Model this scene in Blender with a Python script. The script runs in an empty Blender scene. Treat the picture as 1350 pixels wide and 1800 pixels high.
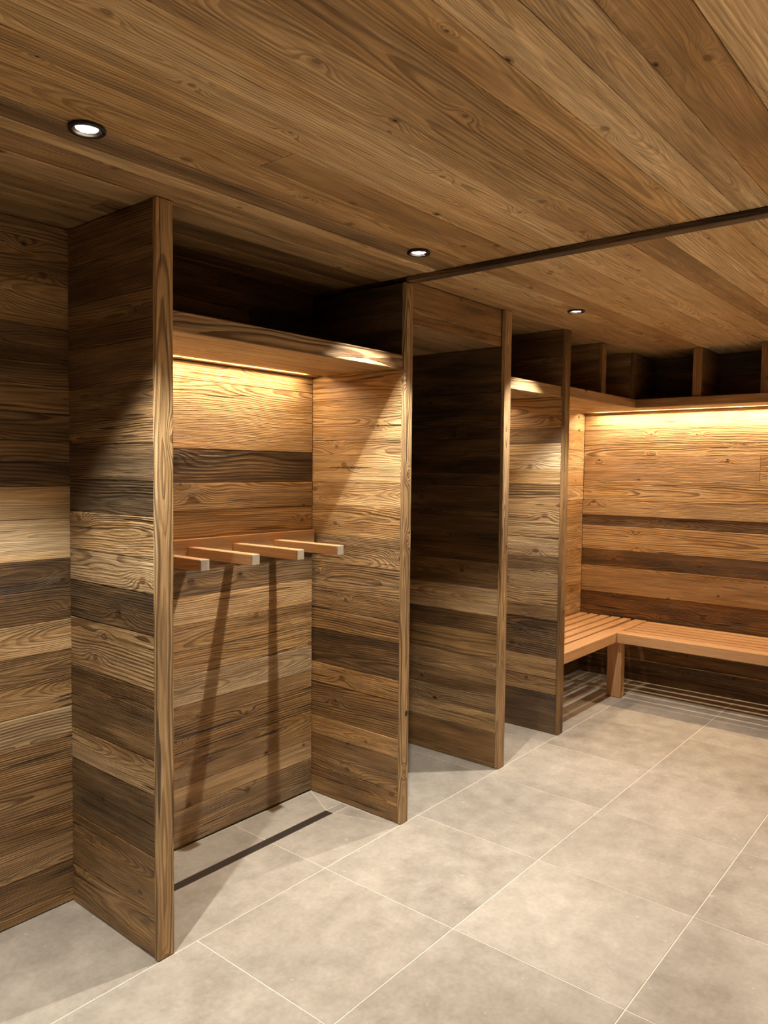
import bpy, math, random
from mathutils import Vector, Matrix
C = bpy.context.scene.collection
RND = random.Random(11)
H = 2.353                      # ceiling height
BK = 0.545                     # plane of the niche back walls
XF = 4.02                      # far wall

# ------------------------------------------------------------------ materials
class G:
    """small node-graph helper"""
    def __init__(s, m):
        m.use_nodes = True
        s.t = m.node_tree; s.t.nodes.clear()
    def n(s, typ, **kw):
        nd = s.t.nodes.new(typ)
        for k, v in kw.items(): setattr(nd, k, v)
        return nd
    def put(s, sock, v):
        if isinstance(v, bpy.types.NodeSocket): s.t.links.new(v, sock)
        else: sock.default_value = v
    def m(s, op, a, b=0.0, c=0.0, clamp=False):
        nd = s.n('ShaderNodeMath', operation=op); nd.use_clamp = clamp
        s.put(nd.inputs[0], a); s.put(nd.inputs[1], b); s.put(nd.inputs[2], c)
        return nd.outputs[0]
    def add(s, a, b): return s.m('ADD', a, b)
    def sub(s, a, b): return s.m('SUBTRACT', a, b)
    def mul(s, a, b): return s.m('MULTIPLY', a, b)
    def vec(s, x, y, z):
        nd = s.n('ShaderNodeCombineXYZ')
        for i, v in enumerate((x, y, z)): s.put(nd.inputs[i], v)
        return nd.outputs[0]
    def sep(s, v):
        nd = s.n('ShaderNodeSeparateXYZ'); s.put(nd.inputs[0], v); return nd.outputs
    def noise(s, v, scale=1.0, det=2.0, rough=.5):
        nd = s.n('ShaderNodeTexNoise'); s.put(nd.inputs['Vector'], v)
        nd.inputs['Scale'].default_value = scale; nd.inputs['Detail'].default_value = det
        nd.inputs['Roughness'].default_value = rough
        return nd.outputs[0]
    def rng(s, v, a, b, c=0.0, d=1.0, smooth=True):
        nd = s.n('ShaderNodeMapRange'); nd.interpolation_type = 'SMOOTHSTEP' if smooth else 'LINEAR'
        for i, x in enumerate((v, a, b, c, d)): s.put(nd.inputs[i], x)
        return nd.outputs[0]
    def mix(s, f, a, b, mode='MIX'):
        nd = s.n('ShaderNodeMix', data_type='RGBA', blend_type=mode)
        s.put(nd.inputs[0], f)
        for k, v in ((6, a), (7, b)):
            s.put(nd.inputs[k], v if isinstance(v, bpy.types.NodeSocket) else (*v[:3], 1))
        return nd.outputs[2]
    def scale(s, col, f):
        nd = s.n('ShaderNodeVectorMath', operation='SCALE'); s.put(nd.inputs[0], col); s.put(nd.inputs['Scale'], f)
        return nd.outputs[0]
    def out(s, col, rough, normal=None, spec=.5, emis=None):
        b = s.n('ShaderNodeBsdfPrincipled'); o = s.n('ShaderNodeOutputMaterial')
        s.put(b.inputs['Base Color'], col if isinstance(col, bpy.types.NodeSocket) else (*col, 1))
        s.put(b.inputs['Roughness'], rough); b.inputs['Specular IOR Level'].default_value = spec
        if normal: s.t.links.new(normal, b.inputs['Normal'])
        s.t.links.new(b.outputs[0], o.inputs[0]); return b

def wood(name, ramp, late, knots=1.0, bump=.0042, contrast=1.0, weather=1.0, spec=.45, rgh=.50):
    m = bpy.data.materials.new(name); g = G(m)
    a = g.n('ShaderNodeAttribute', attribute_name='pt'); U, A, B = g.sep(a.outputs['Vector'])
    c = g.n('ShaderNodeAttribute', attribute_name='bd'); tone, hue, rough = g.sep(c.outputs['Vector'])
    rnd = c.outputs['Alpha']
    # growth rings: distance to the pith line, warped
    w1 = g.sub(g.noise(g.vec(g.mul(U, .9), g.mul(A, 2.5), g.mul(B, 2.5)), 1, 2), .5)
    w2 = g.sub(g.noise(g.vec(g.add(g.mul(U, 1.3), 7.7), g.mul(A, 4), g.mul(B, 4)), 1, 2), .5)
    w3 = g.sub(g.noise(g.vec(g.mul(U, 9), g.mul(A, 55), g.mul(B, 55)), 1, 2), .5)
    A1 = g.add(A, g.mul(w1, .09)); B1 = g.add(B, g.mul(w2, .10))
    r = g.m('SQRT', g.add(g.mul(A1, A1), g.mul(B1, B1)))
    # knots
    vx = g.m('DIVIDE', U, .33); vy = g.m('DIVIDE', g.add(A, g.mul(B, .6)), .115)
    p2 = g.vec(vx, vy, 0.0)
    vo = g.n('ShaderNodeTexVoronoi', voronoi_dimensions='2D', feature='F1'); g.put(vo.inputs['Vector'], p2)
    vo.inputs['Scale'].default_value = 1.0; vo.inputs['Randomness'].default_value = .8
    px, py, _ = g.sep(vo.outputs['Position']); cr, cg, cb = g.sep(vo.outputs['Color'])
    dx = g.mul(g.sub(vx, px), .33); dy = g.mul(g.sub(vy, py), .115)
    kmask = g.m('LESS_THAN', cr, .42 * knots)
    ksize = g.rng(cg, 0, 1, .55, 1.5, False)
    ex = g.m('DIVIDE', dx, g.mul(ksize, .055)); ey = g.m('DIVIDE', dy, g.mul(ksize, .021))
    kb = g.mul(g.m('EXPONENT', g.mul(g.add(g.mul(ex, ex), g.mul(ey, ey)), -1.0)), kmask)
    r = g.add(r, g.mul(kb, .030)); r = g.add(r, g.mul(w3, .0045))
    kx = g.m('DIVIDE', dx, g.mul(ksize, .0135)); ky = g.m('DIVIDE', dy, g.mul(ksize, .0095))
    kd = g.m('SQRT', g.add(g.mul(kx, kx), g.mul(ky, ky)))
    kd = g.add(kd, g.mul(w3, .8))
    core = g.mul(g.rng(kd, .75, 1.15, 1, 0), kmask)
    sp = g.add(.0046, g.mul(g.mul(rnd, rnd), .0085))
    ph = g.m('DIVIDE', r, sp); fl = g.m('FLOOR', ph); fr = g.sub(ph, fl)
    wn = g.n('ShaderNodeTexWhiteNoise', noise_dimensions='1D'); g.put(wn.inputs['W'], fl)
    ring = g.mul(g.rng(fr, .30, .74), g.rng(fr, .90, 1.0, 1, 0))
    ring = g.mul(ring, g.rng(wn.outputs[0], 0, 1, .35, 1.0, False))
    fib = g.noise(g.vec(g.mul(U, 7), g.mul(A, 330), g.mul(B, 330)), 1, 2, .6)
    fib2 = g.noise(g.vec(g.mul(U, 2.2), g.mul(A, 90), g.mul(B, 90)), 1, 3, .6)
    blo = g.noise(g.vec(g.mul(U, 2.1), g.mul(A, 13), g.mul(B, 13)), 1, 3, .55)
    blo2 = g.noise(g.vec(g.add(g.mul(U, 1.1), 31.0), g.mul(A, 22), g.mul(B, 22)), 1, 3, .6)
    ck = g.noise(g.vec(g.mul(U, 1.7), g.mul(A, 62), g.mul(B, 62)), 1, 1.5, .5)
    crack = g.mul(g.rng(ck, .675, .72), g.rng(rough, .1, .8, .35 * weather, weather))
    # colour
    cr_ = g.n('ShaderNodeValToRGB'); e = cr_.color_ramp.elements
    e[0].position, e[0].color = 0, (*ramp[0], 1); e[1].position, e[1].color = 1, (*ramp[-1], 1)
    for i, q in enumerate(ramp[1:-1], 1):
        x = e.new(i / (len(ramp) - 1)); x.color = (*q, 1)
    tt = g.add(tone, g.mul(g.sub(blo, .5), .75 * weather + .05))
    g.put(cr_.inputs[0], tt); base = cr_.outputs[0]
    bw = g.n('ShaderNodeRGBToBW'); g.put(bw.inputs[0], base)
    grey = g.mix(1.0, bw.outputs[0], (1.15, .935, .62), 'MULTIPLY')
    hh = g.m('ADD', g.mul(hue, .68), g.mul(g.sub(blo2, .5), .7 * weather), clamp=True)
    base = g.mix(hh, base, grey)
    dark = g.mix(1.0, base, late, 'MULTIPLY')
    rc = g.m('MULTIPLY', ring, g.mul(g.mul(contrast, g.rng(rough, .2, .9, .58, 1.0, False)), g.rng(rnd, 0, 1, .5, 1.0, False)), clamp=True)
    col = g.mix(rc, base, dark)
    col = g.scale(col, g.rng(fib, .25, .75, 1 - .26 * contrast, 1 + .20 * contrast, False))
    col = g.scale(col, g.rng(fib2, .3, .7, .90 - .22 * weather, 1.08 + .10 * weather, False))
    kring = g.rng(g.m('SINE', g.mul(kd, 11)), -1, 1, .55, 1.0, False)
    kcol = g.scale(g.mix(1.0, base, (.50, .40, .34), 'MULTIPLY'), kring)
    col = g.mix(g.mul(core, .92), col, kcol)
    hole = g.mul(g.mul(g.rng(kd, .28, .42, 1, 0), kmask), g.m('GREATER_THAN', cb, .80))
    col = g.mix(g.mul(hole, weather), col, (.008, .005, .004))
    col = g.mix(g.mul(crack, .8), col, (.012, .007, .004))
    # relief
    hgt = g.add(g.mul(ring, .55), g.mul(fib2, .75)); hgt = g.add(hgt, g.mul(fib, .35))
    hgt = g.sub(hgt, g.mul(crack, 1.4)); hgt = g.sub(hgt, g.mul(hole, 2.0)); hgt = g.add(hgt, g.mul(core, .35))
    hgt = g.add(hgt, g.mul(w3, .6))
    hgt = g.mul(hgt, g.add(.25, rough))
    bp = g.n('ShaderNodeBump'); bp.inputs['Strength'].default_value = 1.0; bp.inputs['Distance'].default_value = bump
    g.put(bp.inputs['Height'], hgt)
    g.out(col, g.rng(fib2, .3, .7, rgh - .1, rgh + .15, False), bp.outputs[0], spec)
    return m

OLD = wood('reclaimed_wood', [(.050, .027, .012), (.185, .098, .034), (.42, .234, .082), (.63, .393, .165), (.78, .56, .30)],
           (.25, .185, .13))
NEW = wood('planed_larch', [(.40, .20, .088), (.62, .36, .170), (.76, .49, .26)], (.74, .63, .54),
           knots=.12, bump=.0004, contrast=.8, weather=.12, spec=.4, rgh=.42)

def plain(name, col, rough=.5, metal=0.0, spec=.5, emis=None, strength=0.0):
    m = bpy.data.materials.new(name); g = G(m)
    tc = g.n('ShaderNodeTexCoord')
    nz = g.noise(tc.outputs['Object'], 60, 3)
    c = g.scale(g.mix(0.0, col, col), g.rng(nz, .3, .7, .93, 1.07, False))
    b = g.out(c, rough, None, spec); b.inputs['Metallic'].default_value = metal
    if emis:
        b.inputs['Emission Color'].default_value = (*emis, 1); b.inputs['Emission Strength'].default_value = strength
    return m
DARK = plain('dark_backing', (.012, .008, .006), .9, spec=.1)
BLACK = plain('black_plastic', (.006, .006, .007), .5)
BRONZE = plain('dark_bronze', (.085, .066, .054), .42, .55)
STEEL = plain('brushed_steel', (.62, .60, .57), .3, 1.0)
GREYEND = plain('pale_end_grain', (.38, .31, .225), .7)
RING = plain('black_lamp_ring', (.012, .011, .011), .4)
REFL = plain('lamp_reflector', (.75, .75, .75), .22, 1.0)
LAMP = plain('lamp_lens', (.9, .9, .9), .3, emis=(1.0, .97, 1.0), strength=14.0)
LEDM = plain('led_diffuser', (.9, .85, .75), .5, emis=(1.0, .76, .47), strength=16.0)

def tile_mat():
    m = bpy.data.materials.new('stone_tile'); g = G(m)
    a = g.n('ShaderNodeAttribute', attribute_name='pt'); P = a.outputs['Vector']
    c = g.n('ShaderNodeAttribute', attribute_name='bd'); tone, _, _ = g.sep(c.outputs['Vector'])
    n1 = g.noise(P, 2.2, 5, .6); n2 = g.noise(P, 9, 6, .65); n3 = g.noise(P, 55, 3, .6); n4 = g.noise(P, 26, 2, .5)
    f = g.add(g.mul(g.sub(n1, .5), 1.2), g.mul(g.sub(n2, .5), 1.4)); f = g.add(f, .5)
    f = g.m('ADD', f, g.mul(g.sub(tone, .5), .35), clamp=True)
    col = g.mix(f, (.28, .247, .200), (.54, .490, .412))
    col = g.scale(col, g.rng(n3, .3, .7, .93, 1.07, False))
    col = g.mix(g.mul(g.rng(n4, .70, .78), .35), col, (.78, .74, .67))
    col = g.mix(g.mul(g.rng(n4, .27, .20), .35), col, (.20, .17, .14))
    bp = g.n('ShaderNodeBump'); bp.inputs['Distance'].default_value = .0006; g.put(bp.inputs['Height'], n2)
    g.out(col, g.rng(n2, .3, .7, .42, .6, False), bp.outputs[0], .35)
    return m
TILE = tile_mat()
GROUT = plain('pale_grout', (.80, .74, .63), .85, spec=.2)

# ------------------------------------------------------------------ mesh builder
class MB:
    def __init__(s): s.v = []; s.f = []; s.fm = []; s.pt = []; s.bd = []; s.mats = []
    def mat(s, m):
        if m not in s.mats: s.mats.append(m)
        return s.mats.index(m)
    def chbox(s, fn, lo, hi, ch, spec, m=OLD, ptf=None, endm=None):
        """box lo..hi in local (u,a,b) with chamfered edges; fn maps local to world"""
        tone, hue, rough, rnd = spec
        ch = min(ch, *[(hi[i] - lo[i]) * .45 for i in range(3)])
        base = len(s.v); idx = {}
        for sx in (0, 1):
            for sy in (0, 1):
                for sz in (0, 1):
                    k = (sx, sy, sz)
                    for ax in range(3):
                        p = [(hi if k[i] else lo)[i] for i in range(3)]
                        for i in range(3):
                            if i != ax: p[i] += (-ch if k[i] else ch)
                        idx[(k, ax)] = len(s.v)
                        s.v.append(fn(*p)); s.pt.append(ptf(*p)); s.bd.append((tone, hue, rough, rnd))
        mi = s.mat(m); fs = []
        for ax in range(3):
            o = [i for i in range(3) if i != ax]
            for sd in (0, 1):
                q = []
                for (i, j) in ((0, 0), (1, 0), (1, 1), (0, 1)):
                    k = [0, 0, 0]; k[ax] = sd; k[o[0]] = i; k[o[1]] = j
                    q.append(idx[(tuple(k), ax)])
                fs.append((q, s.mat(endm) if (endm and ax == 0) else mi))
        for ax in range(3):          # edges parallel to ax
            o = [i for i in range(3) if i != ax]
            for i in (0, 1):
                for j in (0, 1):
                    k0 = [0, 0, 0]; k0[o[0]] = i; k0[o[1]] = j; k1 = list(k0); k1[ax] = 1
                    k0, k1 = tuple(k0), tuple(k1)
                    fs.append(([idx[(k0, o[0])], idx[(k0, o[1])], idx[(k1, o[1])], idx[(k1, o[0])]], mi))
        for sx in (0, 1):
            for sy in (0, 1):
                for sz in (0, 1):
                    k = (sx, sy, sz); fs.append(([idx[(k, 0)], idx[(k, 1)], idx[(k, 2)]], mi))
        cen = Vector(fn(*[(lo[i] + hi[i]) / 2 for i in range(3)]))
        for q, mm in fs:
            a, b, c = (Vector(s.v[q[i]]) for i in (0, 1, 2))
            nn = (b - a).cross(c - a)
            ctr = sum((Vector(s.v[i]) for i in q), Vector()) / len(q)
            if nn.dot(ctr - cen) < 0: q = q[::-1]
            s.f.append(q); s.fm.append(mm)
    def quad(s, pts, m):
        b = len(s.v)
        for p in pts: s.v.append(tuple(p)); s.pt.append((0, 0, 0)); s.bd.append((.2, .3, .3, .5))
        s.f.append(list(range(b, b + len(pts)))); s.fm.append(s.mat(m))
    def build(s, name, parent=None, kind=None, smooth=False, origin=None):
        me = bpy.data.meshes.new(name)
        off = Vector(origin) if origin is not None else Vector((0, 0, 0))
        me.from_pydata([tuple(Vector(p) - off) for p in s.v], [], s.f)
        for m in s.mats: me.materials.append(m)
        me.polygons.foreach_set('material_index', s.fm)
        at = me.attributes.new('pt', 'FLOAT_VECTOR', 'POINT'); at.data.foreach_set('vector', [x for p in s.pt for x in p])
        at = me.attributes.new('bd', 'FLOAT_COLOR', 'POINT'); at.data.foreach_set('color', [x for p in s.bd for x in p])
        if smooth: me.polygons.foreach_set('use_smooth', [True] * len(me.polygons))
        me.update()
        o = bpy.data.objects.new(name, me); C.objects.link(o)
        if parent is not None:
            o.parent = parent; o.location = off - parent.location
        else: o.location = off
        if kind: o['kind'] = kind
        return o

def pith(rough, rnd, hw):
    """random pith line for a board: centre offset, depth, slope along the board"""
    style = RND.random()
    if style < .5:                      # flat sawn, cathedral arches
        return RND.uniform(-.6, .6) * hw, RND.uniform(.012, .05), RND.choice((-1, 1)) * RND.uniform(.012, .045)
    return RND.choice((-1, 1)) * RND.uniform(.05, .15), RND.uniform(.02, .08), RND.uniform(-.02, .02)

def ptfun(ca, cb, d, sl, seed):
    return lambda u, a, b: (u + seed, a - ca, (b - cb) + d + sl * u)

def boards(B, o, U, V, N, u0, u1, zs, specs, th=.018, gap=.0013, ch=.0016, split=None, jit=.0012, proud=None):
    """a run of boards; zs: n+1 bounds along V, specs: n of (tone, hue, rough)"""
    o, U, V, N = map(Vector, (o, U, V, N))
    for i in range(len(zs) - 1):
        va, vb = sorted((zs[i], zs[i + 1]))
        cuts = [u0, u1]
        if split and RND.random() < split:
            cuts.insert(1, RND.uniform(u0 + .25 * (u1 - u0), u1 - .25 * (u1 - u0)))
        for k in range(len(cuts) - 1):
            t, h, r = specs[i % len(specs)]; t = min(1, max(0, .48 + (t - .48) * 1.3))
            if k: t = min(1, max(0, t + RND.uniform(-.2, .2)))
            rnd = RND.random(); hw = (vb - va) / 2
            ca, d, sl = pith(r, rnd, hw)
            j = -RND.uniform(0, jit) + (proud or {}).get(i, 0)
            B.chbox(lambda u, a, b: tuple(o + U * u + V * a + N * b),
                    (cuts[k] + (gap / 2 if k else 0), va + gap / 2, -th), (cuts[k + 1] - (gap / 2 if k < len(cuts) - 2 else 0), vb - gap / 2, j),
                    ch, (t, h, r, rnd), OLD, ptfun((va + vb) / 2 + ca, 0, d, sl, RND.uniform(0, 90)))
    lo, hi = min(zs), max(zs)
    q = [o + U * u + V * a + N * (-th + .0015) for u, a in ((u0, lo), (u1, lo), (u1, hi), (u0, hi))]
    if U.cross(V).dot(N) < 0: q = q[::-1]
    B.quad(q, DARK)

def stick(B, lo, hi, ax, spec, m=OLD, ch=.0015, endm=None, flat=True, pk=None):
    """a solid timber lo..hi in world axes with its grain along axis ax"""
    o = [i for i in range(3) if i != ax]
    def w(u, a, b):
        p = [0, 0, 0]; p[ax] = u; p[o[0]] = a; p[o[1]] = b; return tuple(p)
    L = (lo[ax], lo[o[0]], lo[o[1]]); Hh = (hi[ax], hi[o[0]], hi[o[1]])
    ca, d, sl = pk or (RND.uniform(-.02, .02), RND.uniform(.015, .06), RND.choice((-1, 1)) * RND.uniform(.01, .04))
    rnd = RND.random() if len(spec) < 4 else spec[3]
    B.chbox(w, L, Hh, ch, (*spec[:3], rnd), m, ptfun((L[1] + Hh[1]) / 2 + ca, (L[2] + Hh[2]) / 2, d, sl, RND.uniform(0, 90)), endm)

def thing(name, label, cat, loc=(0, 0, 0), group=None):
    o = bpy.data.objects.new(name, None); C.objects.link(o); o.location = loc
    o.empty_display_size = .1
    o['label'] = label; o['category'] = cat
    if group: o['group'] = group
    return o

def rbounds(a, b, wmin=.09, wmax=.19):
    zs = [a]; s = 1 if b > a else -1
    while abs(b - zs[-1]) > wmax: zs.append(zs[-1] + s * RND.uniform(wmin, wmax))
    if abs(b - zs[-1]) < .05: zs[-1] = b
    else: zs.append(b)
    return zs
def rspecs(n, lo=.3, hi=.65):
    return [(RND.uniform(lo, hi), RND.uniform(.1, .6), RND.uniform(.3, .9)) for _ in range(n)]

# ------------------------------------------------------------------ floor
def floor():
    B = MB(); g = .0019; zt = 0.0
    polys = []
    dx0, dx1, dy0, dy1 = .015, .965, .300, .345          # drain slot
    nx0, nx1, ny1 = -.084, 1.066, BK                     # niche floor
    def inset(p, d):
        n = len(p); r = []
        for i in range(n):
            a, b, c = Vector(p[i - 1]), Vector(p[i]), Vector(p[(i + 1) % n])
            e1 = (b - a).normalized(); e2 = (c - b).normalized()
            n1 = Vector((-e1.y, e1.x)); n2 = Vector((-e2.y, e2.x))
            k = (n1 + n2); k = k / max(.2, k.dot(n1)); r.append(b + k * d)
        return r
    for i in range(-6, 8):
        for j in range(-7, 3):
            x0, x1, y0, y1 = i * .6, i * .6 + .6, j * .6, j * .6 + .6
            if j == 0 and i in (-1, 0, 1):
                continue
            polys.append([(x0, y0), (x1, y0), (x1, y1), (x0, y1)])
    # niche with the drain: cut tiles falling to the channel
    polys += [[(0, 0), (.6, 0), (.6, dy0), (dx0, dy0), (0, dy0 * .0 + .0)]][:0]
    polys += [[(nx0, 0), (.6, 0), (.6, dy0), (dx0, dy0)], [(.6, 0), (nx1, 0), (dx1, dy0), (.6, dy0)],
              [(dx0, dy1), (.6, dy1), (.6, ny1), (nx0, ny1)], [(.6, dy1), (dx1, dy1), (nx1, ny1), (.6, ny1)],
              [(nx1, 0), (nx1, dy0), (dx1, dy0)], [(dx1, dy0), (nx1, dy0), (nx1, dy1), (dx1, dy1)], [(dx1, dy1), (nx1, dy1), (nx1, ny1)],
              [(nx0, 0), (dx0, dy0), (nx0, dy0)], [(nx0, dy0), (dx0, dy0), (dx0, dy1), (nx0, dy1)], [(nx0, dy1), (dx0, dy1), (nx0, ny1)],
              [(-.6, 0), (nx0, 0), (nx0, .6), (-.6, .6)], [(nx1, 0), (1.2, 0), (1.2, .6), (nx1, .6)],
              [(nx0, ny1), (nx1, ny1), (nx1, .6), (nx0, .6)]]
    for p in polys:
        q = inset(p, g); tone = RND.random(); b = len(B.v); n = len(q); off = (RND.uniform(0, 40), RND.uniform(0, 40))
        for (lv, dz, ins) in ((0, 0, .0007), (1, -.0007, 0), (2, -.004, 0)):
            for v in (inset(p, g + ins) if ins else q):
                B.v.append((v[0], v[1], zt + dz)); B.pt.append((v[0] + off[0], v[1] + off[1], 0)); B.bd.append((tone, .5, .5, .5))
        mi = B.mat(TILE)
        B.f.append(list(range(b, b + n))); B.fm.append(mi)
        for l in (0, 1):
            for i in range(n):
                k = (i + 1) % n
                B.f.append([b + l * n + i, b + (l + 1) * n + i, b + (l + 1) * n + k, b + l * n + k]); B.fm.append(mi)
    z = -.0012
    B.quad([(-3.6, -4.2, z), (4.8, -4.2, z), (4.8, 1.8, z), (-3.6, 1.8, z)], GROUT)
    B.build('floor', kind='structure')
floor()

# ------------------------------------------------------------------ ceiling
X, Y, Z = (1, 0, 0), (0, 1, 0), (0, 0, 1)
def ceiling():
    B = MB(); dn = (0, 0, -1)
    ya = [.62, .50, .385, .27, .14, .027, -.10, -.158, -.256, -.405, -.534, -.66, -.804, -.965, -1.095, -1.191, -1.308, -1.407, -1.539, -1.70, -1.86]
    sa = [(.35, .3, .4), (.35, .3, .4), (.4, .3, .4), (.36, .3, .4), (.42, .3, .4), (.46, .3, .4), (.66, .25, .4), (.34, .5, .5), (.50, .2, .3), (.52, .2, .3),
          (.66, .2, .35), (.70, .15, .3), (.60, .4, .3), (.44, .35, .4), (.55, .1, .2), (.74, .3, .3), (.58, .45, .3), (.54, .1, .2), (.66, .25, .2), (.40, .6, .4)]
    yb = rbounds(-1.86, -3.6); ya = ya + yb[1:]; sa = [(.07 + a, b, c) for a, b, c in sa]; sa += rspecs(len(yb) - 1, .5, .8)
    boards(B, (0, 0, H), X, Y, dn, -3.4, 1.075, ya, sa, th=.018, split=.25, jit=.002, gap=.002)
    yc = [1.62, 1.45, 1.3, 1.15, 1.0, .86, .72, .60, .47, .36, .22, .08, -.03, -.15, -.29, -.40, -.51, -.66, -.77, -.91, -1.03, -1.15, -1.25, -1.33, -1.46, -1.60]
    sc = [(.5, .2, .3)] * 10 + [(.5, .3, .3), (.48, .3, .3), (.55, .25, .3), (.62, .3, .3), (.5, .2, .3), (.66, .2, .3), (.62, .3, .3), (.70, .2, .3), (.64, .3, .3),
          (.38, .4, .4), (.72, .2, .3), (.66, .15, .3), (.58, .3, .3), (.68, .2, .3), (.45, .4, .4)]
    yd = rbounds(-1.60, -3.6); yc += yd[1:]; sc = [(a + .08, b, c) for a, b, c in sc]; sc += rspecs(len(yd) - 1, .5, .75)
    boards(B, (0, 0, H), X, Y, dn, 1.12, 4.5, yc, sc, th=.018, split=.3, jit=.002, gap=.002)
    B.build('ceiling', kind='structure')
ceiling()
B = MB(); stick(B, (1.072, -3.55, H - .020), (1.124, -.001, H - .0005), 1, (.12, .2, .5)); B.build('trim_1', kind='structure')

# ------------------------------------------------------------------ walls
def wall(name, o, U, N, u0, u1, zs, specs, **kw):
    B = MB(); boards(B, o, U, Z, N, u0, u1, zs, specs, **kw); return B.build(name, kind='structure')
zl = [H, 2.297, 2.158, 2.014, 1.894, 1.819, 1.726, 1.633, 1.561, 1.48, 1.369, 1.229, 1.126, 1.017, .909, .819, .707, .606, .363, .257, .155, .003]
sl = [(.48, .3, .5), (.42, .3, .5), (.56, .3, .4), (.28, .4, .5), (.34, .4, .5), (.44, .3, .5), (.36, .3, .5), (.38, .3, .4), (.28, .5, .5), (.66, .25, .4),
      (.80, .4, .35), (.24, .25, .4), (.26, .25, .5), (.56, .25, .6), (.36, .2, .7), (.42, .15, .6), (.58, .75, .6), (.47, .2, .9), (.40, .2, .7), (.50, .4, .6), (.42, .2, .7)]
wall('wall_left', (0, .525, 0), X, (0, -1, 0), -3.4, -.115, zl, sl, jit=.003)
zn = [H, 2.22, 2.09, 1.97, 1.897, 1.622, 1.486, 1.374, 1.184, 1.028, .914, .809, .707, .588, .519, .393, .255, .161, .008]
sn = [(.22, .3, .4), (.2, .3, .4), (.22, .3, .4), (.62, .25, .7), (.64, .25, 1.0), (.27, .6, 1.1), (.58, .3, 1.1), (.62, .2, .5), (.34, .45, .4), (.56, .2, .6), (.48, .1, .5),  # top three boards darkened to paint in the shade above the shelf
      (.50, .1, .6), (.60, .75, .5), (.47, .2, .8), (.44, .15, .9), (.44, .2, .8), (.60, .5, .4), (.50, .7, .6)]  # board just below the peg rail carries the shelf's shadow in its tone
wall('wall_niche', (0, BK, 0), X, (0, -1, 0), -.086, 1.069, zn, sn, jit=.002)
wall('wall_alcove', (0, BK, 0), X, (0, -1, 0), 1.946, 2.549, rbounds(H, .003), rspecs(24, .35, .65))
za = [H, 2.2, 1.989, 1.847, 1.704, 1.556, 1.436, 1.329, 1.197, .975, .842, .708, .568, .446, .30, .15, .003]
sa = [(.2, .3, .4), (.2, .3, .4), (.74, .3, .3), (.62, .15, .3), (.80, .35, .3), (.64, .15, .3), (.78, .35, .3), (.58, .15, .3), (.56, .3, .4), (.54, .2, .3), (.58, .3, .3),  # first two boards toned dark as cubby shade
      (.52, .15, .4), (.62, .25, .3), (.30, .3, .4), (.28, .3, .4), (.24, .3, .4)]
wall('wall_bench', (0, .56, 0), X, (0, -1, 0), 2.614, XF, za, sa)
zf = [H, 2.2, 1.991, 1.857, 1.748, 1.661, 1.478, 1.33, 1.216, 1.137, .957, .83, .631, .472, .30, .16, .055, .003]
sf = [(.2, .3, .4), (.2, .3, .4), (.62, .4, .5), (.64, .5, .6), (.62, .35, .9), (.50, .2, .8), (.56, .2, .8), (.62, .4, .7), (.42, .3, .7), (.62, .25, .5), (.28, .05, .6), (.66, .35, .4),  # top two boards, behind the cubbies, have shade put into their tone
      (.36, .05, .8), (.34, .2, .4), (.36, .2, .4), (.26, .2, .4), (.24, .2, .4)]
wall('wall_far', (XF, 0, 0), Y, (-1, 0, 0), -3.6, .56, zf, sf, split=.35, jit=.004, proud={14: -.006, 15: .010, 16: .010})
wall('wall_right', (0, -3.6, 0), X, Y, -3.4, XF, rbounds(H, .003, .12, .2), rspecs(20, .35, .65))
wall('wall_rear', (-3.4, 0, 0), Y, X, -3.6, .525, rbounds(H, .003, .12, .2), rspecs(20, .35, .65))
wall('wall_passage', (0, 1.55, 0), X, (0, -1, 0), 1.128, 1.879, rbounds(2.168, .003, .12, .2), rspecs(20, .3, .5))

# header over the passage
B = MB()
boards(B, (0, .022, 0), X, Z, (0, -1, 0), 1.127, 1.879, [H - .002, 2.218, 2.170], [(.44, .15, .5), (.40, .15, .6)])
boards(B, (0, 0, 2.170), X, Y, (0, 0, -1), 1.127, 1.879, [.0225, .155, .27, .40, .55, .70, .85, 1.0, 1.15, 1.3, 1.42, 1.548], [(.48, .35, .5), (.44, .4, .6), (.40, .35, .5)])
B.build('wall_header', kind='structure')

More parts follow.
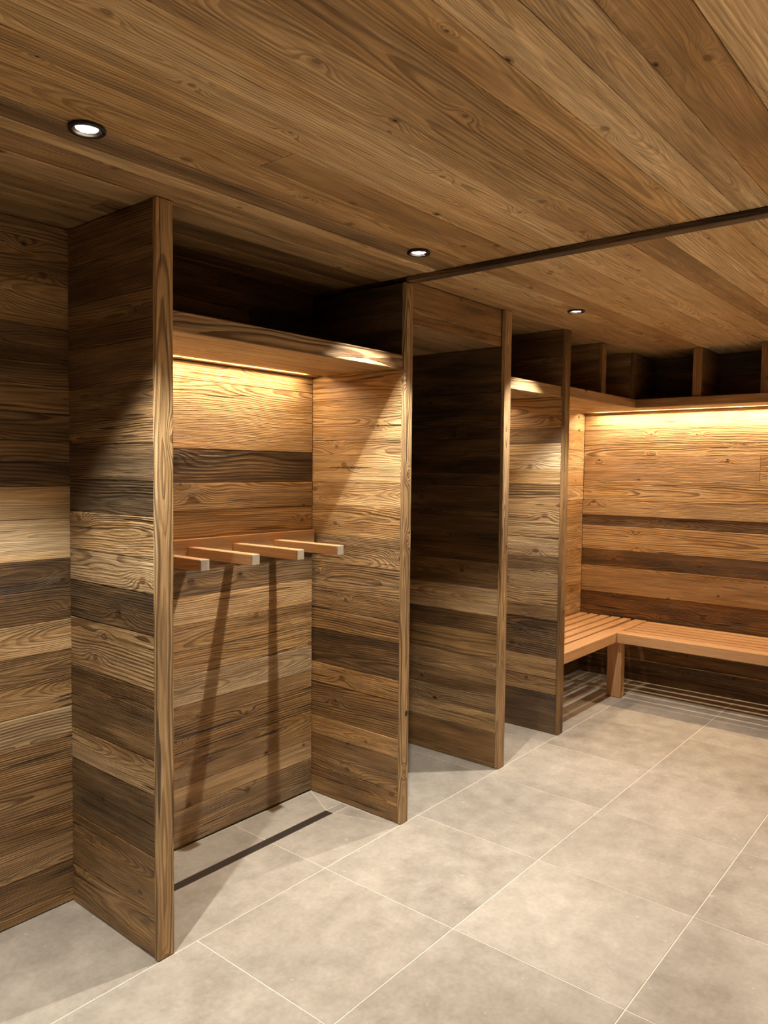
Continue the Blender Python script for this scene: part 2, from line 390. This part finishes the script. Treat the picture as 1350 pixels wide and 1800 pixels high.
# ------------------------------------------------------------------ partitions
def partition(x0, x1, depth, zL, sL, label, edge, top=H - .0015, knot=None, rr=(.35, .6)):
    t = thing('partition_wall', label, 'partition', ((x0 + x1) / 2, depth / 2, 0), 'planked partition walls')
    zb = [top] + [z for z in zL[1:-1]] + [.0015]
    B = MB(); boards(B, (x0 + .001, 0, 0), Y, Z, (-1, 0, 0), .0205, depth, zb, sL, jit=.002); B.build('panel', t, origin=((x0), depth / 2, 0))
    zr = rbounds(top, .0015)
    B = MB(); boards(B, (x1 - .001, 0, 0), Y, Z, X, .0205, depth, zr, rspecs(len(zr) - 1, *rr)); B.build('panel', t, origin=((x1), depth / 2, 0))
    B = MB(); stick(B, (x0, 0, .0015), (x1, .0195, top), 2, edge, ch=.002, pk=(RND.uniform(-.01, .01), RND.uniform(.004, .02), .012))
    e = B.build('edge_board', t, origin=((x0 + x1) / 2, 0, 0))
    if knot:
        B = MB(); n = 14; kx, kz, kr = knot
        pts = [(kx + kr * .8 * math.cos(6.2832 * i / n), -.0012, kz + kr * math.sin(6.2832 * i / n)) for i in range(n)]
        ins = [(kx + kr * .55 * math.cos(6.2832 * i / n), .004, kz + kr * .7 * math.sin(6.2832 * i / n)) for i in range(n)]
        b = len(B.v)
        for p in pts + ins: B.v.append(p); B.pt.append((0, 0, 0)); B.bd.append((.1, .3, .3, .5))
        mi = B.mat(BLACK); B.f.append(list(range(n))); B.fm.append(mi)
        for i in range(n): B.f.append([i, n + i, n + (i + 1) % n, (i + 1) % n]); B.fm.append(mi)
        k = B.build('knothole', e); k.location = (0 - e.location[0] - t.location[0], -e.location[1] - t.location[1], 0)
        k['label'] = 'black knothole in the edge board'
    return t
z1 = [H, 2.22, 2.089, 1.941, 1.811, 1.698, 1.621, 1.504, 1.394, 1.264, 1.156, 1.027, .853, .636, .524, .328, .144, 0]
s1 = [(.34, .3, .5), (.3, .3, .4), (.34, .3, .4), (.36, .25, .5), (.40, .3, .6), (.46, .35, .9), (.30, .6, 1.1), (.26, .75, 1.2), (.62, .4, 1.1), (.64, .6, .9),
      (.22, .4, 1.1), (.56, .5, 1.2), (.32, .25, 1.1), (.68, .6, .7), (.30, .45, .8), (.42, .3, .9), (.46, .3, .8)]
p = partition(-.148, -.088, .5235, z1, s1, 'planked partition nearest the camera, left of the niche with the peg rail', (.68, .35, .7)); p.rotation_euler.y = .005
z2 = [H, 2.22, 2.1, 1.974, 1.858, 1.677, 1.485, 1.38, 1.243, 1.113, .991, .891, .795, .633, .54, .374, .288, .13, 0]
s2 = [(.22, .4, .5), (.22, .4, .4), (.22, .3, .4), (.56, .1, .5), (.60, .15, .8), (.66, .25, .6), (.66, .25, .4), (.56, .1, .8), (.52, .6, .6), (.54, .65, .8), (.52, .4, .7),
      (.48, .3, .6), (.26, .35, .6), (.60, .02, .6), (.46, .25, .9), (.58, .04, .6), (.46, .35, .9), (.42, .1, .8)]
partition(1.070, 1.122, 1.5, z2, s2, 'planked partition with a black knothole low on its edge, between peg niche and dark passage', (.66, .5, .8),
          top=H - .021, knot=(1.104, .487, .012))
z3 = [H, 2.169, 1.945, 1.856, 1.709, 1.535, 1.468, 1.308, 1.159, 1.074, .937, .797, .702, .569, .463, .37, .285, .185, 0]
s3 = [(.2, .2, .3), (.20, .2, .3), (.18, .2, .3), (.18, .2, .3), (.18, .2, .3), (.2, .2, .3), (.26, .4, .3), (.24, .3, .3), (.28, .05, .4), (.34, .2, .4), (.68, .35, .3), (.30, .2, .4),  # dark boards toned down further to deepen the passage shade
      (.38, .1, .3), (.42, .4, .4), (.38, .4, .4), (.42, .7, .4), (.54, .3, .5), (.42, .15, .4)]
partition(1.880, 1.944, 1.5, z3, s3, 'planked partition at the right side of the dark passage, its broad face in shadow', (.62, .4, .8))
z4 = [H, 2.2, 2.085, 1.971, 1.795, 1.707, 1.554, 1.468, 1.226, 1.155, 1.046, .854, .762, .674, .448, .328, .233, 0]
s4 = [(.24, .3, .4), (.3, .4, .4), (.34, .3, .4), (.60, .05, .5), (.36, .4, .4), (.92, .6, .4), (.60, .15, .4), (.48, .45, .7), (.62, .5, .7), (.54, .7, .6), (.42, .55, 1.0), (.60, .5, .7), (.48, .5, .7),
      (.30, .5, 1.2), (.58, .4, .6), (.56, .4, .6), (.26, .45, 1.1)]
partition(2.550, 2.613, .56, z4, s4, 'farthest full height planked partition, beside the left end of the slatted corner bench', (.40, .2, .8))

# ------------------------------------------------------------------ shelves with light strips
def led(B, lo, hi, w):
    ax = 0 if hi[0] - lo[0] > hi[1] - lo[1] else 1
    stick(B, lo, hi, ax, (.5, .5, .2), LEDM, ch=.0005)
    l = bpy.data.lights.new('strip_light', 'AREA'); l.shape = 'RECTANGLE'
    l.size = hi[0] - lo[0]; l.size_y = hi[1] - lo[1]; l.color = (1.0, .73, .46)
    l.energy = w * (hi[ax] - lo[ax])
    o = bpy.data.objects.new('strip_light', l); C.objects.link(o)
    o.location = ((lo[0] + hi[0]) / 2, (lo[1] + hi[1]) / 2, lo[2] - .0012)
def shelf_x(x0, x1, yf, yb, z0, z1, label, spec, l0, l1, w):
    t = thing('wall_shelf', label, 'shelf', ((x0 + x1) / 2, (yf + yb) / 2, z0))
    og = t.location
    B = MB(); stick(B, (x0, yf, z0), (x1, yf + .024, z1), 0, spec, ch=.0025); B.build('front_board', t, origin=og)
    ys = [yf + .0245, yf + .16, yf + .30, yf + .41, yb - .072]
    B = MB(); boards(B, (0, 0, z0 + .004), X, Y, (0, 0, -1), x0, x1, ys, [(.56, .15, .5), (.62, .2, .4), (.52, .12, .5), (.58, .2, .4)], th=.020)
    B.build('underside', t, origin=og)
    B = MB(); stick(B, (x0, yb - .040, z0 + .004), (x1, yb - .0005, z0 + .0240), 0, (.5, .15, .4)); B.build('back_batten', t, origin=og)
    B = MB(); stick(B, (x0, yf + .0245, z0 + .0245), (x1, yb - .0005, z1 - .001), 0, (.4, .3, .5)); B.build('top_board', t, origin=og)
    if w:
        B = MB(); led(B, (l0, yb - .065, z0 + .0115), (l1, yb - .050, z0 + .0235), w); s = B.build('light_strip', t, origin=og)
        s['label'] = 'glowing warm light strip'
    return t
shelf_x(-.0865, 1.0685, .010, BK, 1.968, 2.030, 'thick shelf with warm glow over the niche that has the peg rail', (.56, .55, .9), -.05, .985, 5.6)
shelf_x(1.9455, 2.5485, .022, BK, 1.968, 2.030, 'short thick shelf in the narrow niche between the dark passage and the corner bench', (.60, .3, .6), 2.0, 2.5, 4.0)
shelf_x(2.6145, 3.6445, .010, .56, 1.980, 2.036, 'shelf with warm glow over the short left arm of the corner bench', (.46, .15, .5), 2.64, 3.60, 9.0)
t = thing('wall_shelf', 'long shelf with warm glow over the bench along the far wall', 'shelf', (3.82, -1.5, 1.98)); og = t.location
B = MB(); stick(B, (3.620, -3.59, 1.98), (3.644, .0095, 2.036), 1, (.42, .15, .5), ch=.0025); B.build('front_board', t, origin=og)
B = MB(); boards(B, (0, 0, 1.984), Y, X, (0, 0, -1), -3.59, .0095, [3.6445, 3.77, 3.86, XF - .087], [(.56, .15, .4), (.62, .2, .4), (.56, .12, .4)], th=.020)
boards(B, (0, 0, 1.984), X, Y, (0, 0, -1), 3.6455, XF - .087, [.0105, .17, .31, .40, .473], [(.56, .15, .5), (.62, .2, .4), (.52, .12, .5), (.58, .2, .4)], th=.020)
B.build('underside', t, origin=og)
B = MB(); stick(B, (3.6455, -3.59, 2.0045), (XF - .0005, .5595, 2.035), 1, (.4, .3, .5)); B.build('top_board', t, origin=og)
B = MB(); stick(B, (XF - .058, -3.59, 1.984), (XF - .0005, .5010, 2.0040), 1, (.5, .15, .4)); stick(B, (3.6455, .5020, 1.984), (XF - .0005, .5595, 2.0040), 0, (.5, .15, .4))
B.build('back_batten', t, origin=og)
B = MB(); led(B, (XF - .080, -3.5, 1.9915), (XF - .066, .460, 2.0035), 11.0); s = B.build('light_strip', t, origin=og); s['label'] = 'glowing warm light strip'

# cubby dividers standing on the corner shelves
zt0, zt1 = 2.0365, H - .0015
def divider(lo, hi, label, spec=(.36, .15, .4)):
    t = thing('shelf_divider', label, 'shelf divider', ((lo[0] + hi[0]) / 2, (lo[1] + hi[1]) / 2, zt0), 'upright dividers on the corner shelves')
    long_ax = 0 if hi[0] - lo[0] > hi[1] - lo[1] else 1
    a = list(lo); b = list(hi); e0 = list(lo); e1 = list(hi)
    a[long_ax] = lo[long_ax] + .0205; e1[long_ax] = lo[long_ax] + .02
    B = MB(); stick(B, a, b, long_ax, (.3, .25, .4)); B.build('panel', t, origin=t.location)
    B = MB(); stick(B, e0, e1, 2, spec); B.build('edge_board', t, origin=t.location)
    return t
divider((3.110, .030, zt0), (3.172, .558, zt1), 'upright divider over the left bench arm, nearest the tall partition')
d = divider((3.610, .030, zt0), (3.655, .558, zt1), 'upright corner divider where the two shelves meet', (.34, .15, .4))
B = MB(); boards(B, (0, .031, 0), X, Z, (0, -1, 0), 3.656, XF - .002, [zt0, 2.2, zt1], [(.22, .25, .4), (.26, .2, .4)]); B.build('side_panel', d, origin=d.location)  # dark board tones include painted cubby shade
divider((3.640, -.410, zt0), (XF - .002, -.355, zt1), 'upright divider on the far wall shelf, nearer the corner')
divider((3.640, -.822, zt0), (XF - .002, -.765, zt1), 'upright divider on the far wall shelf at the right edge of the picture')

# dark square plate above the niche shelf
t = thing('wall_plate', 'small black square plate on the dark wall above the niche shelf', 'wall plate', (.761, BK - .004, 2.16))
B = MB(); stick(B, (.690, BK - .010, 2.080), (.835, BK - .0005, 2.225), 0, (.2, .2, .2), BLACK, ch=.003); B.build('frame', t, origin=t.location)
B = MB(); stick(B, (.705, BK - .012, 2.095), (.820, BK - .0098, 2.210), 0, (.2, .2, .2), BLACK, ch=.001); B.build('cover', t, origin=t.location)

# ------------------------------------------------------------------ peg rack
t = thing('peg_rack', 'light wooden rail with four square pegs on the lit niche wall', 'peg rack', (.49, BK, 1.2)); og = t.location
B = MB(); stick(B, (-.075, BK - .027, 1.172), (1.056, BK - .0015, 1.262), 0, (.42, .1, .3), NEW); B.build('rail', t, origin=og)
def peg(): 
    B = MB(); stick(B, (.117, .135, 1.192), (.155, BK - .0275, 1.232), 1, (.52, .1, .3), NEW, ch=.002)
    B2 = MB(); stick(B2, (.117, .130, 1.192), (.155, .1348, 1.232), 1, (.5, .5, .4), GREYEND, ch=.002)
    return B, B2
for k in range(4):
    B, B2 = peg()
    for bb in (B, B2): bb.v = [(x + .2275 * k, y, z) for x, y, z in bb.v]
    o = B.build('peg', t, origin=(.136 + .2275 * k, .34, 1.212))
    c = MB.build(B2, 'end_cap', o, origin=(.136 + .2275 * k, .1325, 1.212)); c.location = Vector((0, .1325 - .34, 0)); c['label'] = 'pale end face'

# ------------------------------------------------------------------ floor drain
t = thing('floor_drain', 'long dark bronze drain channel set in the niche floor', 'drain', (.49, .322, 0)); og = t.location
B = MB(); stick(B, (.0185, .3022, -.004), (.9615, .3425, .0012), 0, (.2, .2, .2), BRONZE, ch=.0006); B.build('cover', t, origin=og)
B = MB()
for lo, hi in (((.0165, .3003, -.005), (.9635, .3017, .0012)), ((.0165, .3432, -.005), (.9635, .3446, .0008))):
    stick(B, lo, hi, 0, (.2, .2, .2), STEEL, ch=.0003)
B.build('frame', t, origin=og)

# ------------------------------------------------------------------ corner bench
zb0, zb1 = .392, .460
def nspec(): return (RND.uniform(.38, .62), .05, .3)
t = thing('bench', 'short slatted wooden bench arm running left from the corner to the planked partition', 'bench', (3.0, .3, 0), 'slatted corner benches'); og = t.location
B = MB(); stick(B, (2.6145, .030, zb0), (3.5495, .128, zb1), 0, (.48, .05, .3), NEW, ch=.003); B.build('front_rail', t, origin=og)
for y0, y1 in ((.149, .208), (.230, .295), (.317, .382), (.404, .468), (.490, .545)):
    B = MB(); stick(B, (2.6145, y0, zb1 - .026), (4.0, y1, zb1), 0, nspec(), NEW, ch=.003); B.build('slat', t, origin=og)
for xx in (2.75, 3.40):
    B = MB(); stick(B, (xx, .1285, zb0), (xx + .05, .555, zb1 - .0285), 1, (.4, .05, .3), NEW); B.build('cross_rail', t, origin=og)
# leg at the inner corner with a tapered, chamfered front edge
B = MB(); stick(B, (3.505, .018, .0005), (3.575, .118, zb0 - .001), 2, (.44, .05, .3), NEW, ch=.006); B.build('leg', t, origin=og)
t = thing('bench', 'long slatted wooden bench along the far wall', 'bench', (3.73, -1.7, 0), 'slatted corner benches'); og = t.location
B = MB(); stick(B, (3.450, -3.55, zb0), (3.550, .0275, zb1), 1, (.52, .05, .3), NEW, ch=.003); B.build('front_rail', t, origin=og)
B = MB(); stick(B, (3.5505, .031, zb0), (4.0, .0900, zb1 - .0270), 0, (.5, .05, .3), NEW, ch=.003)
stick(B, (3.5505, .031, zb1 - .0265), (4.0, .1200, zb1), 0, (.56, .05, .3), NEW, ch=.003); B.build('end_rail', t, origin=og)
for x0, x1 in ((3.571, 3.627), (3.650, 3.714), (3.737, 3.801), (3.824, 3.887), (3.910, 3.98)):
    B = MB(); stick(B, (x0, -3.55, zb1 - .026), (x1, .018, zb1), 1, nspec(), NEW, ch=.003); B.build('slat', t, origin=og)
for yy in (-1.6, -3.3):
    B = MB(); stick(B, (3.551, yy, zb0), (4.0, yy + .05, zb1 - .0285), 0, (.4, .05, .3), NEW); B.build('cross_rail', t, origin=og)
for yy in (-1.6, -3.4):
    B = MB(); stick(B, (3.47, yy, .0005), (3.54, yy + .1, zb0 - .001), 2, (.44, .05, .3), NEW, ch=.006); B.build('leg', t, origin=og)

# ------------------------------------------------------------------ downlights
def lathe(prof, m, n=40):
    B = MB(); mi = B.mat(m)
    for r, z in prof:
        for i in range(n):
            a = 6.283185 * i / n; B.v.append((r * math.cos(a), r * math.sin(a), z)); B.pt.append((0, 0, 0)); B.bd.append((.5, .5, .5, .5))
    for k in range(len(prof) - 1):
        for i in range(n):
            j = (i + 1) % n; B.f.append([k * n + i, k * n + j, (k + 1) * n + j, (k + 1) * n + i]); B.fm.append(mi)
    if prof[-1][0] < .03: 
        B.f.append([(len(prof) - 1) * n + i for i in range(n)]); B.fm.append(mi)
    return B
proto = None
def downlight(x, y, label, power, cone=86):
    global proto
    t = thing('downlight', label, 'ceiling light', (x, y, H - .0012), 'recessed ceiling downlights')
    if proto is None:
        proto = [lathe([(.0425, -.0005), (.0435, -.004), (.0420, -.0075), (.0350, -.0078), (.0335, -.006), (.0330, .0005)], RING).build('trim_ring', smooth=True),
                 lathe([(.0328, -.0062), (.0300, -.0040), (.0260, -.0006)], REFL).build('reflector', smooth=True),
                 lathe([(.0258, -.0008), (.0200, -.0014), (.010, -.0018), (.0005, -.0019)], LAMP).build('lamp', smooth=True)]
        for p in proto: p.parent = t
    else:
        for p in proto:
            c = p.copy(); C.objects.link(c); c.parent = t
    l = bpy.data.lights.new('spot', 'SPOT'); l.energy = power; l.spot_size = math.radians(cone); l.spot_blend = .50
    l.color = (1.0, .945, .86); l.shadow_soft_size = .010
    lo = bpy.data.objects.new('spot', l); C.objects.link(lo); lo.location = (x, y + .028, H - .0105)
    return t
PW = 152
downlight(-.50, -.262, 'recessed downlight nearest the camera, above the left planked partition', PW)
downlight(.81, -.262, 'middle recessed downlight, in front of the niche with the peg rail', PW)
downlight(2.125, -.262, 'farthest recessed downlight, beyond the dark ceiling batten', PW)
downlight(-1.81, -.262, 'added unseen recessed downlight left of the picture, in line with the other three', PW)  # added lamp out of view, brightens the left wall and nearest partition
for x, lb in ((-1.9, 'behind the camera'), (-.2, 'right of the picture before the ceiling batten'), (1.5, 'right of the picture beyond the ceiling batten'), (3.0, 'right of the picture over the far bench')):
    downlight(x, -2.85, 'added unseen recessed downlight of the outer row, ' + lb, PW * 2.5, 70)  # added out-of-view lamps, boosted to brighten ceiling and floor

# ------------------------------------------------------------------ world and camera
w = bpy.data.worlds.new('world'); bpy.context.scene.world = w; w.use_nodes = True
w.node_tree.nodes['Background'].inputs[0].default_value = (0, 0, 0, 1)
cd = bpy.data.cameras.new('camera'); cam = bpy.data.objects.new('camera', cd); C.objects.link(cam)
yaw, pit, rol = .69138, -.0561685, .0092692
f = Vector((math.cos(pit) * math.cos(yaw), math.cos(pit) * math.sin(yaw), math.sin(pit)))
r = Vector((math.sin(yaw), -math.cos(yaw), 0)); u = r.cross(f)
r2 = r * math.cos(rol) + u * math.sin(rol); u2 = u * math.cos(rol) - r * math.sin(rol)
M = Matrix((r2, u2, -f)).transposed().to_4x4(); M.translation = Vector((-1.478871, -2.001373, 1.548048))
cam.matrix_world = M
cd.sensor_fit = 'VERTICAL'; cd.sensor_height = 24; cd.lens = 1339.766 / 1800 * 24; cd.clip_start = .02
S = bpy.context.scene; S.camera = cam
S.view_settings.view_transform = 'Standard'; S.view_settings.look = 'None'; S.view_settings.gamma = 1; S.view_settings.exposure = 0.0
S.cycles.max_bounces = 10; S.cycles.diffuse_bounces = 6; S.cycles.glossy_bounces = 4
S.cycles.use_denoising = True; S.cycles.sample_clamp_indirect = 6.0; S.cycles.caustics_reflective = False
